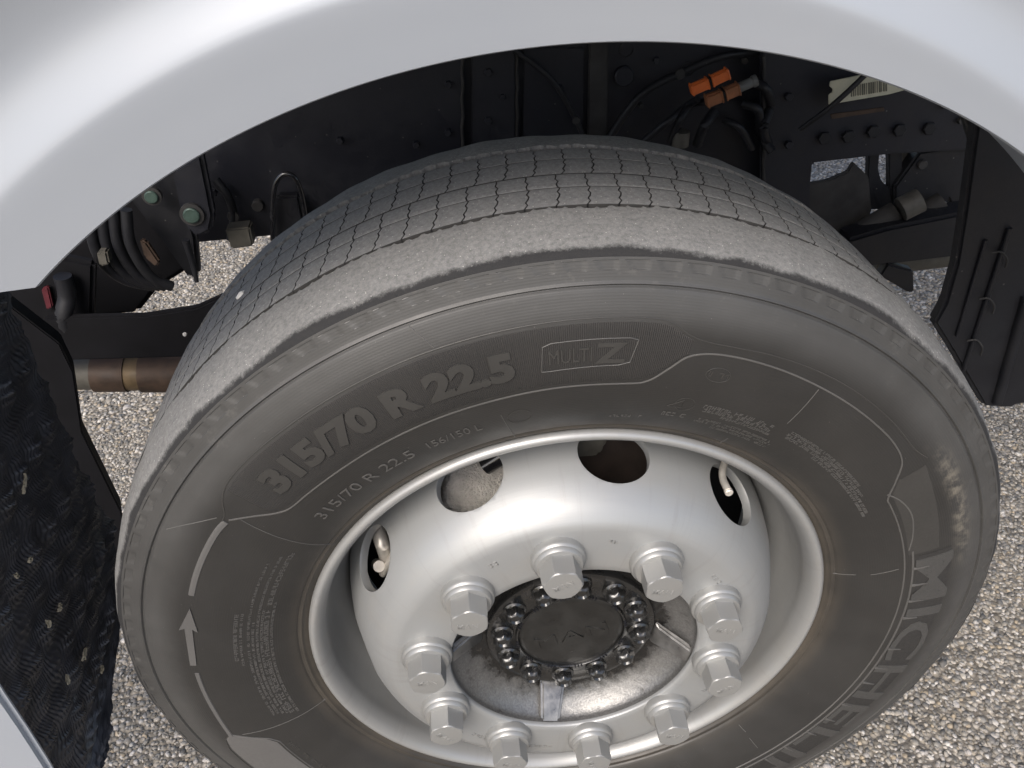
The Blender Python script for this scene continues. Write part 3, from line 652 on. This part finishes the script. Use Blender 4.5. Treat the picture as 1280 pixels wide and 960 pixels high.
def make_nuts():
    wash = cyl_y('washer', [(.0278, .0035), (.0280, -.0035), (.0272, -.0058), (.0256, -.0072), (.0250, -.0100), (.0234, -.0122), (.0190, -.0128)], 40); wash.materials.append(MT['nut'])
    V = []; F = []; Rh = .0212
    def ring(y, rc, k=1.0, n=36):      # between hexagon (k=1) and circle (k=0)
        for s in range(n):
            a = 2 * math.pi * s / n; hx = math.cos(math.pi / 6) / math.cos((a % (math.pi / 3)) - math.pi / 6)
            q = rc * hx * k + min(rc, rc) * (1 - k) if k < 1 else rc * hx
            V.append((q * math.cos(a), y, q * math.sin(a)))
    n = 36
    ring(-.006, Rh); ring(-.020, Rh * .995); ring(-.0315, Rh * .988)
    for y, lim in ((-.0338, .0204), (-.0353, .0195), (-.0362, .0180)):
        for s in range(n):
            a = 2 * math.pi * s / n; hx = math.cos(math.pi / 6) / math.cos((a % (math.pi / 3)) - math.pi / 6); q = min(Rh * .985 * hx, lim + .25 * max(0, Rh * .985 * hx - lim))
            V.append((q * math.cos(a), y, q * math.sin(a)))
    for s in range(n): a = 2 * math.pi * s / n; V.append((.0160 * math.cos(a), -.0364, .0160 * math.sin(a)))
    for k in range(6):
        for s in range(n): F.append((k * n + s, k * n + (s + 1) % n, (k + 1) * n + (s + 1) % n, (k + 1) * n + s))
    F.append(tuple(6 * n + s for s in range(n))); hexm = mesh('wheel_nut', V, F, 33); hexm.materials.append(MT['nut'])
    tm, tv = text_mesh('MAN', .0072, .0006, .01, 1.0)
    tm.vertices.foreach_set('co', np.stack([tv[:, 0], -.0362 - tv[:, 2], tv[:, 1]], 1).ravel()); tm.update(); tm.materials.clear(); tm.materials.append(MT['nut'])
    for k in range(10):
        t = rad(95.65 - 36 * k)
        o = bpy.data.objects.new('wheel_nut', hexm); COL.objects.link(o); o.parent = wheel
        o.location = Vector((.1675 * math.cos(t), -.1658, .1675 * math.sin(t))) + ZOFF; o.rotation_euler = (0, [.12, .55, .2, -.3, .4, .9, .1, .7, .35, .6][k], 0)
        w_ = bpy.data.objects.new('washer', wash); COL.objects.link(w_); w_.parent = o
        l = bpy.data.objects.new('stamped_lettering', tm); COL.objects.link(l); l.parent = o; l.location = (0, 0, -.004 * (k % 2)); l.rotation_euler = (0, random.uniform(-.6, .6), 0)
make_nuts()

def make_hub():
    p = catmull([(.1400, -.158), (.1392, -.151), (.1345, -.143), (.1255, -.134), (.1150, -.1265), (.1050, -.1225), (.0995, -.1215)], 4)
    prof = [tuple(q) for q in p] + [(.09, -.1215), (.05, -.12), (.05, -.05), (.135, -.05), (.1400, -.08)]
    def md(R, Y, T): return R, Y + np.where((R > .1) & (R < .139) & (Y < -.1), .0006 * np.sin(T * 47 + R * 800) * np.sin(R * 1300), 0)
    hub = wp('hub', lathe('hub', prof, 200, True, md, 45), 'cast'); hub['label'] = 'oily cast metal hub bowl'
    rp = [(.0985, -.118), (.0990, -.1275), (.0975, -.1300), (.0935, -.1310), (.0905, -.1298), (.0700, -.1298), (.0655, -.1310), (.0640, -.1338), (.0622, -.1342), (.0612, -.1325), (.06, -.12)]
    ring = wp('hub_flange', lathe('hub_flange', rp, 160, True, None, 40), 'hubblack'); ring['label'] = 'glossy black bolted hub flange'
    cp = [(.0608, -.120), (.0608, -.1315), (.0600, -.1322), (.054, -.1325), (.045, -.1322), (.02, -.1328), (.0001, -.1330)]
    cap = wp('hub_cap', lathe('hub_cap', cp, 120, False, None, 40), 'capblack'); cap['label'] = 'flat dusty black hub cap'
    tm, tv = text_mesh('MAN', .0175, .0018, .0, 1.5, 1.15); a = rad(12)
    x = tv[:, 0] * math.cos(a) - tv[:, 1] * math.sin(a); z = tv[:, 0] * math.sin(a) + tv[:, 1] * math.cos(a)
    tm.vertices.foreach_set('co', np.stack([x, -.1322 - tv[:, 2], z - .004], 1).ravel()); tm.update(); tm.materials.clear()
    wp('cap_lettering', tm, 'capblack', cap)
    for k in range(12):                # notches round the rim of the cap
        t = rad(k * 30 - 98 + 15)
        for q in (-1.6, 0, 1.6):
            tt = t + rad(q * 2.2); c = Vector((.0632 * math.cos(tt), -.1335, .0632 * math.sin(tt)))
            m = bpy.data.meshes.get('rim_notch') or box('rim_notch', (0, 0, 0), (.0034, .0035, .0017), .0003)
            if not m.materials: m.materials.append(MT['black'])
            o = bpy.data.objects.new('rim_notch', m); COL.objects.link(o); o.parent = ring; o.location = c; o.rotation_euler = (0, -tt, 0)
    # twelve flanged bolts
    V = []; F = []; n = 24
    for y, r, k in ((0, .0118, 0), (-.0022, .0116, 0), (-.0038, .0098, 0), (-.0042, .0090, 1), (-.0100, .0088, 1), (-.0125, .0076, .7), (-.0138, .0058, .3), (-.0118, .0042, .2), (-.0116, .0010, 0)):
        for s in range(n):
            a = 2 * math.pi * s / n; q = r * (1 + k * .15 * math.cos(6 * a)); V.append((q * math.cos(a), y, q * math.sin(a)))
    for k in range(8):
        for s in range(n): F.append((k * n + s, k * n + (s + 1) % n, (k + 1) * n + (s + 1) % n, (k + 1) * n + s))
    F.append(tuple(8 * n + s for s in range(n))); bm_ = mesh('hub_bolt', V, F, 40); bm_.materials.append(MT['hubblack'])
    for k in range(12):
        t = rad(82 + 30 * k); o = bpy.data.objects.new('hub_bolt', bm_); COL.objects.link(o); o.parent = ring
        o.scale = (1.15, 1.1, 1.15); o.location = (.0805 * math.cos(t), -.1298, .0805 * math.sin(t)); o.rotation_euler = (0, random.uniform(0, 1), 0)
    # four centring lugs
    pts = [(-.012, 0, .100), (.012, 0, .100), (.0095, 0, .139), (-.0095, 0, .139)]
    bm = bmesh.new(); A = [bm.verts.new(p_) for p_ in [(-.018, -.121, .101), (.018, -.121, .101), (.0135, -.150, .1392), (-.0135, -.150, .1392), (-.014, -.1285, .103), (.014, -.1285, .103), (.0105, -.159, .1392), (-.0105, -.159, .1392)]]
    for f in ((0, 1, 2, 3), (4, 5, 6, 7), (0, 1, 5, 4), (1, 2, 6, 5), (2, 3, 7, 6), (3, 0, 4, 7)): bm.faces.new([A[i] for i in f])
    bmesh.ops.recalc_face_normals(bm, faces=bm.faces); lm = bm_mesh('centring_lug', bm, .0022, 40); lm.materials.append(MT['castlight'])
    for t in (174, -15, -103, 80):
        o = bpy.data.objects.new('centring_lug', lm); COL.objects.link(o); o.parent = hub; o.rotation_euler = (0, rad(90 - t), 0)
    # valve stem bent out through a hand hole
    t = rad(41.5)
    def q(r, y, dt=0): return (r * math.cos(t + dt), y, r * math.sin(t + dt))
    vs = wp('valve_stem', tube('valve_stem', [at(912, 566, -.060), at(906, 578, -.070), at(903, 590, -.083), at(904, 600, -.094), at(907, 607, -.103), at(910, 613, -.110)], .0040, 14), 'zinc'); vs['label'] = 'bent metal tyre valve stem'
    wp('valve_cap', cyl_y('valve_cap', [(.0046, .0), (.0046, -.004), (.0036, -.005)], 16), 'zinc', vs).location = at(910, 613, -.108)
make_hub()

# two pale stone chips stuck to the tread
for (px, py, rr_, s, txt) in ((300, 369, .5045, (.0060, .0028, .0022), 'longer pale stone chip lying on the left of the tyre tread'), (231, 418, .5045, (.0026, .0026, .0024), 'small white stone chip at the far left edge of the tread')):
    d = CR @ Vector(((px - 640) / FPX, -(py - 480) / FPX, -1.0)); a = d.x ** 2 + d.z ** 2; b = 2 * (CAM.x * d.x + CAM.z * d.z); c = CAM.x ** 2 + CAM.z ** 2 - rr_ ** 2
    disc = b * b - 4 * a * c
    k = (-b - math.sqrt(disc)) / (2 * a) if disc > 0 else -b / (2 * a); q = CAM + d * k
    bm = bmesh.new(); bmesh.ops.create_icosphere(bm, subdivisions=2, radius=1)
    for v in bm.verts: v.co = Vector((v.co.x * s[0], v.co.y * s[1], v.co.z * s[2])) * (1 + random.uniform(-.18, .18))
    o = link('stone_chip', bm_mesh('stone_chip', bm, 0, 20), MT['chip']); o.location = q; o.rotation_euler = (0, -rad(35), rad(20)); tag(o, txt, 'stone', 'pale stone chips on the tread')

# ------------------------------------------------------------------ brake parts seen through the hand holes
def brake():
    dr = tp('brake_drum', lathe('brake_drum', [(.120, -.030), (.19, -.030), (.205, -.022), (.2075, .0), (.2075, .10), (.12, .10)], 96, True, None, 40), 'darkbrown')
    tp('dust_shield', lathe('dust_shield', [(.10, .035), (.2555, .035), (.2555, .040), (.10, .040)], 96, True, None, 40), 'black')
    c = at(590, 612, -.045); bm = bmesh.new(); bmesh.ops.create_icosphere(bm, subdivisions=5, radius=1)
    for v in bm.verts:                 # rounded, flat-faced casting
        q = v.co; m = (abs(q.x) ** 5 + abs(q.y) ** 5 + abs(q.z) ** 5) ** .2; v.co = Vector((q.x * .040, q.y * .026, q.z * .036)) / m
    bmesh.ops.transform(bm, matrix=Matrix.Translation(c + Vector((.004, .012, -.006))) @ Matrix.Rotation(rad(18), 4, 'Y') @ Matrix.Rotation(rad(-40), 4, 'X'), verts=bm.verts)
    tp('brake_caliper', bm_mesh('brake_caliper', bm, 0, 60), 'caliper')
    tp('caliper_bridge', tube('caliper_bridge', [at(606, 582, -.04), at(640, 560, -.04)], .011, 18, smooth=False), 'shiny')
    tp('caliper_bridge', plate('caliper_bridge', [(700, 545), (762, 545), (757, 562), (748, 573), (700, 576)], -.045, .03, .005), 'greymetal')
    Y = -.055
    br = tp('brake_adjuster', tube('brake_adjuster', [at(470, 655, Y + .02), at(478, 680, Y), at(482, 692, Y), at(484, 700, Y)], .0088, 14), 'zinc')
    tp('adjuster_pin', tube('adjuster_pin', [at(471, 705, Y + .004), at(474, 708, Y - .014)], .0068, 14, smooth=False), 'zinc', br)
    tp('adjuster_rod', tube('adjuster_rod', [at(496, 685, Y - .010), at(478, 718, Y - .012)], .0042, 10, smooth=False), 'zinc', br)
brake()

# ------------------------------------------------------------------ chassis inside the arch
def bolt_at(parent, px, py, Y, r, mat='chassis', hex_=True, proud=.008):
    q = at(px, py, Y); n = 6 if hex_ else 20
    me = cyl_y('bolt', [(r * 1.35, 0), (r * 1.35, -.0025)], 20) if False else cyl_y('bolt', [(r, 0), (r, -proud * .8), (r * .85, -proud)], n)
    o = link('bolt', me, MT[mat], parent); o.location = q
    return o
def chassis():
    RY = .62
    # frame rail: a C channel
    bm = bmesh.new(); x0, x1, z0, z1 = -.62, 1.4, .178, .505; th = .008; fl = .075
    prof = [(RY, z0), (RY, z1), (RY + fl, z1), (RY + fl, z1 - th), (RY + th, z1 - th), (RY + th, z0 + th), (RY + fl, z0 + th), (RY + fl, z0)]
    rail = tp('frame_rail', prism('frame_rail', [(x0, y, z) for y, z in prof], (.545 - x0, 0, 0), .002), 'chassis'); rail['label'] = 'dark chassis rail with bolts and holes'
    for px, py, r in ((513, 82, .008), (466, 131, .008), (448, 128, .006), (670, 70, .010), (714, 66, .010), (783, 62, .010), (676, 147, .009), (860, 86, .010), (349, 181, .009), (477, 206, .008)):
        o = link('rail_hole', cyl_y('rail_hole', [(r * 1.15, .0008), (r * 1.15, -.0012), (r, -.0016), (r, .0006)], 20), MT['black'], rail); o.location = at(px, py, RY)
    for px, py, r in ((779, 94, .016), (323, 255, .010), (800, 130, .004)): bolt_at(rail, px, py, RY, r, 'dust' if r < .015 else 'chassis', False, .012)
    # upright bracket plates bolted to the web
    tp('web_plate', plate('web_plate', [(340, 60), (578, 60), (576, 260), (340, 260)], RY - .010, .009, .0015), 'chassis', rail)
    tp('web_plate', plate('web_plate', [(590, 40), (645, 40), (645, 240), (590, 240)], RY - .014, .013, .003), 'chassis', rail)
    s = tp('dusty_strip', plate('dusty_strip', [(737, 40), (761, 40), (759, 240), (734, 240)], RY - .012, .011, .002), 'dust'); s['label'] = 'dusty grey upright strip on the chassis rail'
    tp('web_plate', plate('web_plate', [(655, 60), (730, 60), (728, 240), (652, 240)], RY - .006, .005, .0015), 'chassis', rail)
    # U-bolt standing up on the left
    Y = .56; tp('u_bolt', tube('u_bolt', [at(341, 300, Y), at(341, 255, Y), at(343, 235, Y), at(349, 222, Y), at(358, 217, Y), at(368, 222, Y), at(375, 236, Y), at(380, 258, Y), at(386, 300, Y)], .0042, 12), 'shiny')
    tp('spring_saddle', plate('spring_saddle', [(345, 245), (374, 245), (384, 300), (342, 300)], .575, .02, .004), 'black')
    tp('tan_block', plate('tan_block', [(281, 287), (312, 284), (317, 308), (289, 312)], .55, .03, .003), 'greymetal')
    # shackle plate with its bolts
    sh = tp('shackle_plate', plate('shackle_plate', [(214, 212), (252, 190), (268, 270), (264, 290), (250, 297), (236, 292), (226, 270)], .50, .022, .006), 'chassis')
    for px, py, r in ((240, 268, .0125), (190, 245, .010)):
        o = bolt_at(sh, px, py, .497, r, 'green', False, .007); o2 = link('bolt_collar', cyl_y('bolt_collar', [(r * 1.45, .004), (r * 1.45, -.002), (r * 1.05, -.003)], 28), MT['dust'], sh); o2.location = at(px, py, .497)
    tp('shackle_plate', plate('shackle_plate', [(150, 235), (222, 200), (246, 300), (250, 345), (236, 350), (200, 300)], .53, .02, .006), 'black')
    # rear end mass behind: air bellows and hoses
    tp('cross_member', plate('cross_member', [(40, 345), (110, 290), (180, 230), (215, 225), (228, 318), (246, 330), (196, 362), (172, 392), (60, 402)], .60, .05, .008), 'matt')
    for k, (off, m) in enumerate(((0, 'dust'), (14, 'black'), (30, 'dust'), (-16, 'black'))):
        tp('air_hose', tube('air_hose', [at(128 + off, 262, .47), at(132 + off, 300, .47), at(146 + off, 330, .48), at(170 + off * .8, 350, .49), at(200 + off * .5, 358, .5)], .0085, 12), 'black')
    tp('hose_clip', plate('hose_clip', [(174, 300), (183, 303), (200, 328), (195, 335), (180, 322)], .46, .012, .003), 'brown')
    tp('grey_block', plate('grey_block', [(120, 316), (133, 314), (137, 331), (124, 334)], .45, .02, .003), 'greymetal')
    tp('hanger_pin', tube('hanger_pin', [at(232, 300, .49), at(240, 325, .49), at(246, 352, .49)], [.006, .005, .0035], 10, smooth=False), 'black')
    # lower left: axle beam, red bits, brown link rod
    tp('leaf_spring', plate('leaf_spring', [(55, 398), (180, 395), (245, 385), (300, 360), (330, 335), (380, 330), (380, 420), (300, 445), (50, 452)], .40, .014, .003), 'matt')
    sp = tp('inner_panel', plate('inner_panel', [(-80, 320), (70, 320), (118, 330), (116, 410), (100, 440), (60, 458), (-80, 480)], .44, .02, .006), 'matt')
    tp('red_cap', plate('red_cap', [(51, 362), (60, 358), (66, 384), (58, 388)], .43, .008, .002), 'red', sp); tp('red_cap', plate('red_cap', [(105, 395), (110, 395), (110, 407), (106, 406)], .43, .008, .002), 'red', sp)
    tp('air_hose', tube('air_hose', [at(78, 345, .42), at(84, 370, .42), at(80, 398, .41), at(92, 425, .42)], .013, 12), 'black')
    def rod(name, a, b, R, m): return tp(name, tube(name, [at(a, 466, .52), at(b, 466, .52)], R, 24, smooth=False), m)
    lr = rod('link_rod', 60, 119, .030, 'greymetal'); lr['label'] = 'dusty grey end of the brown link rod'
    rod('rod_sleeve', 119, 160, .034, 'brown'); rod('rod_band', 160, 178, .0315, 'tan'); rod('rod_sleeve', 178, 420, .035, 'brown')
    # right of the tyre: front bracket, cross tube, tank, struts
    fb = tp('front_bracket', plate('front_bracket', [(952, 40), (1225, 40), (1225, 187), (1113, 193), (1016, 204), (1013, 232), (1013, 360), (952, 340)], .56, .012, .003), 'chassis')
    for px, py in ((1030, 172), (1060, 170), (1091, 164), (1124, 162), (1161, 160)): bolt_at(fb, px, py, .556, .011, 'black', True, .006)
    tp('rust_streak', plate('rust_streak', [(1038, 143), (1105, 134), (1106, 139), (1040, 149)], .5585, .003, .0005), 'brown', fb)
    def sl_(px): return [(x, y) for x, y in px]
    tp('bracket_web', plate('bracket_web', [(1086, 180), (1101, 180), (1098, 212), (1102, 226), (1111, 235), (1111, 180), (1128, 180), (1128, 262), (1084, 262), (1085, 218)], .585, .014, .002), 'black')
    tp('front_bracket', plate('front_bracket', [(1005, 231), (1034, 226), (1060, 215), (1067, 203), (1086, 221), (1090, 262), (1076, 305), (1005, 300)], .57, .010, .002), 'dust')
    tp('gusset', plate('gusset', [(1120, 190), (1160, 188), (1120, 232)], .60, .008, .002), 'greymetal')
    tp('front_bracket', plate('front_bracket', [(1118, 234), (1150, 190), (1215, 180), (1230, 262), (1193, 262), (1186, 250), (1172, 264), (1118, 262)], .575, .03, .004), 'black')
    bolt_at(rail, 1152, 205, .574, .008, 'dust', False, .006)
    tp('cross_tube', tube('cross_tube', [at(1068, 296, .54), at(1120, 266, .54)], .021, 18, smooth=False), 'dust')
    tp('tube_end', tube('tube_end', [at(1126, 262, .52), at(1150, 250, .52)], .021, 20, smooth=False), 'tubegrey'); tp('cross_tube', tube('cross_tube', [at(1146, 272, .55), at(1178, 252, .55)], .018, 18, smooth=False), 'dust')
    tp('cross_beam', plate('cross_beam', [(1060, 300), (1110, 285), (1225, 262), (1225, 318), (1110, 332), (1060, 336)], .50, .05, .006), 'black')
    bolt_at(rail, 1211, 257, .50, .004, 'zinc', False, .006)
    tank = tp('air_tank', tube('air_tank', [at(1085, 322, .60), at(1215, 306, .60)], .036, 28, smooth=False), 'greymetal'); tank['label'] = 'dusty grey air tank beyond the tyre'
    tp('tank_strap', plate('tank_strap', [(1110, 330), (1142, 338), (1143, 366), (1136, 366), (1100, 345)], .50, .02, .003), 'black')
    # inner liner ahead of the wheel
    Y = .13
    ln = tp('arch_liner', plate('arch_liner', [(1222, 150), (1300, 120), (1420, 160), (1420, 520), (1276, 505), (1262, 511), (1230, 508), (1190, 440), (1168, 405), (1182, 380), (1196, 330), (1206, 268)], Y, .02, .004), 'black'); ln['label'] = 'black plastic arch liner ahead of the tyre'
    for a, b, wd in (((1262, 285), (1205, 462), .006), ((1284, 370), (1246, 503), .012), ((1232, 300), (1196, 420), .004)):
        tp('liner_rib', tube('liner_rib', [at(*a, Y - .002), at(*b, Y - .002)], wd * .6, 10, smooth=False), 'black', ln)
    for px, py in ((1236, 380), (1221, 432), (1252, 322)):
        tp('liner_clip', tube('liner_clip', [at(px - 12, py - 6, Y - .006), at(px, py - 7, Y - .009), at(px + 7, py + 2, Y - .008), at(px + 5, py + 12, Y - .004)], .0013, 8), 'dust', ln)
    tp('liner_flange', plate('liner_flange', [(1205, 140), (1290, 190), (1290, 232), (1236, 240), (1222, 200)], Y + .06, .02, .006), 'dust', ln)
    # hoses, ties and fixings along the rail
    for pts, r in (([(640, 60), (690, 100), (720, 150), (735, 185)], .0045), ([(760, 175), (800, 120), (850, 92), (905, 70), (960, 66)], .006), ([(980, 90), (1000, 130), (1005, 180), (990, 240)], .006), ([(270, 225), (285, 245), (292, 270), (288, 300)], .007)):
        h = tp('air_hose', tube('air_hose', [at(x, y, RY - .020 - .006 * (k % 2)) for k, (x, y) in enumerate(pts)], r, 10), 'black')
        x, y = pts[len(pts) // 2]; tie = link('cable_tie', cyl_y('cable_tie', [(r * 1.35, .0), (r * 1.5, -.002), (r * 1.35, -.004)], 14), MT['dust'], h); tie.location = at(x, y, RY - .022)
    for px, py, r in ((610, 90, .007), (610, 150, .007), (628, 120, .005), (560, 105, .006), (560, 165, .006), (520, 180, .006), (425, 175, .006), (700, 110, .006), (820, 75, .006), (930, 75, .006), (985, 120, .007), (985, 180, .007), (1180, 130, .007), (1200, 150, .006), (268, 240, .006)):
        o = bolt_at(rail, px, py, RY - .012 if px < 950 else .556, r, 'chassis' if px % 3 else 'dust', True, .007)
    for (a_, b_) in (((578, 62), (577, 230)), ((646, 62), (646, 230)), ((955, 70), (955, 300))):
        tp('weld_seam', tube('weld_seam', [at(a_[0] + .8 * math.sin(k * 2.1), a_[1] + (b_[1] - a_[1]) * k / 14, RY - .010 if a_[0] < 900 else .557) for k in range(15)], .0028, 8, 2), 'dust', rail)
    # sticker with barcode
    Y = .53; st = tp('sticker_plate', plate('sticker_plate', [(1038, 102), (1076, 94), (1130, 90), (1134, 112), (1112, 118), (1036, 131), (1036, 119), (1041, 115), (1041, 111), (1037, 108)], Y, .003, .0008), 'cream'); st['label'] = 'cream sticker with a barcode'
    V = []; F = []
    for k in range(17):
        px = 1064 + k * 2.7; w_ = random.choice((.7, 1.2, 1.8)); q = [at(px + e, yy - (px - 1064) * .16, Y - .0012) for e, yy in ((0, 107), (w_, 107), (w_, 121), (0, 121))]
        b0 = len(V); V += q + [p + Vector((0, .001, 0)) for p in q]; F += [(b0, b0 + 1, b0 + 2, b0 + 3)] + [(b0 + i, b0 + (i + 1) % 4, b0 + 4 + (i + 1) % 4, b0 + 4 + i) for i in range(4)]
    tp('barcode', mesh('barcode', V, F), 'ink', st)
    tp('strap', tube('strap', [at(1095, 78, .50), at(1078, 97, .50), at(1040, 132, .50), at(1000, 162, .52)], .0042, 8), 'black')
    # cable loom beside the connectors
    for pts, r in (([(806, 176), (835, 152), (858, 133), (872, 124)], .006), ([(838, 178), (850, 150), (866, 130), (886, 128)], .006), ([(872, 180), (880, 158), (893, 140)], .008), ([(944, 102), (958, 112), (963, 132), (955, 160), (962, 184)], .0075), ([(930, 130), (948, 138), (950, 165), (965, 190)], .007), ([(905, 150), (925, 160), (940, 185)], .006)):
        tp('cable', tube('cable', [at(x, y, .555 - .02 * (k % 2)) for k, (x, y) in enumerate(pts)], r, 10), 'black')
    tp('cable_boot', tube('cable_boot', [at(850, 182, .545), at(851, 172, .545), at(852, 164, .545)], .0135, 16, smooth=False), 'greymetal')
chassis()

# ------------------------------------------------------------------ two cable connectors hanging on the loom
def connector(label, segs, Y, r, group):
    a0 = at(*segs[0][0], Y); root = empty('cable_connector', a0); tag(root, label, 'connector', group)
    for (p, q, name, mat, k) in segs:
        A = at(*p, Y) - a0; B = at(*q, Y) - a0; d = (B - A).normalized(); bm = bmesh.new(); L = (B - A).length
        if name == 'grey_end': o = link(name, tube(name, [A, A + d * L * .75, A + d * L * .76, B], [r * .8, r * .8, r * .95, r * .95], 18, smooth=False), MT[mat], root); continue
        M = d.to_track_quat('X', 'Z').to_matrix().to_4x4(); M.translation = (A + B) / 2
        bmesh.ops.create_cube(bm, size=1, matrix=M @ Matrix.Diagonal((L, r * 1.7, r * 1.7, 1)))
        bmesh.ops.create_cube(bm, size=1, matrix=M @ Matrix.Translation((0, 0, r * .78)) @ Matrix.Diagonal((L * .86, r * .8, r * .5, 1)))
        for s in (-.42, .42): bmesh.ops.create_cube(bm, size=1, matrix=M @ Matrix.Translation((s * L, 0, .0005)) @ Matrix.Diagonal((L * .09, r * 2.0, r * 2.0, 1)))
        o = link(name, bm_mesh(name, bm, .0008, 30, 1), MT[mat], root)
connector('bright orange cable connector hanging above the tyre', [((863, 113), (886, 103), 'plug', 'orange', 0), ((888, 102), (911, 91), 'socket', 'orange', 0), ((886, 103), (888.5, 102), 'seal', 'black', 0)], .50, .0085, 'connectors on the cable loom')
connector('dull brown-orange cable connector with a grey end, below the bright orange one', [((882, 127), (903, 119), 'plug', 'dullorange', 0), ((905, 118), (924, 110), 'socket', 'dullorange', 0), ((903, 119), (905.5, 118), 'seal', 'black', 0), ((923, 110), (946, 100), 'grey_end', 'grey', 0)], .515, .0095, 'connectors on the cable loom')
scene.render.resolution_x = 1024; scene.render.resolution_y = 768
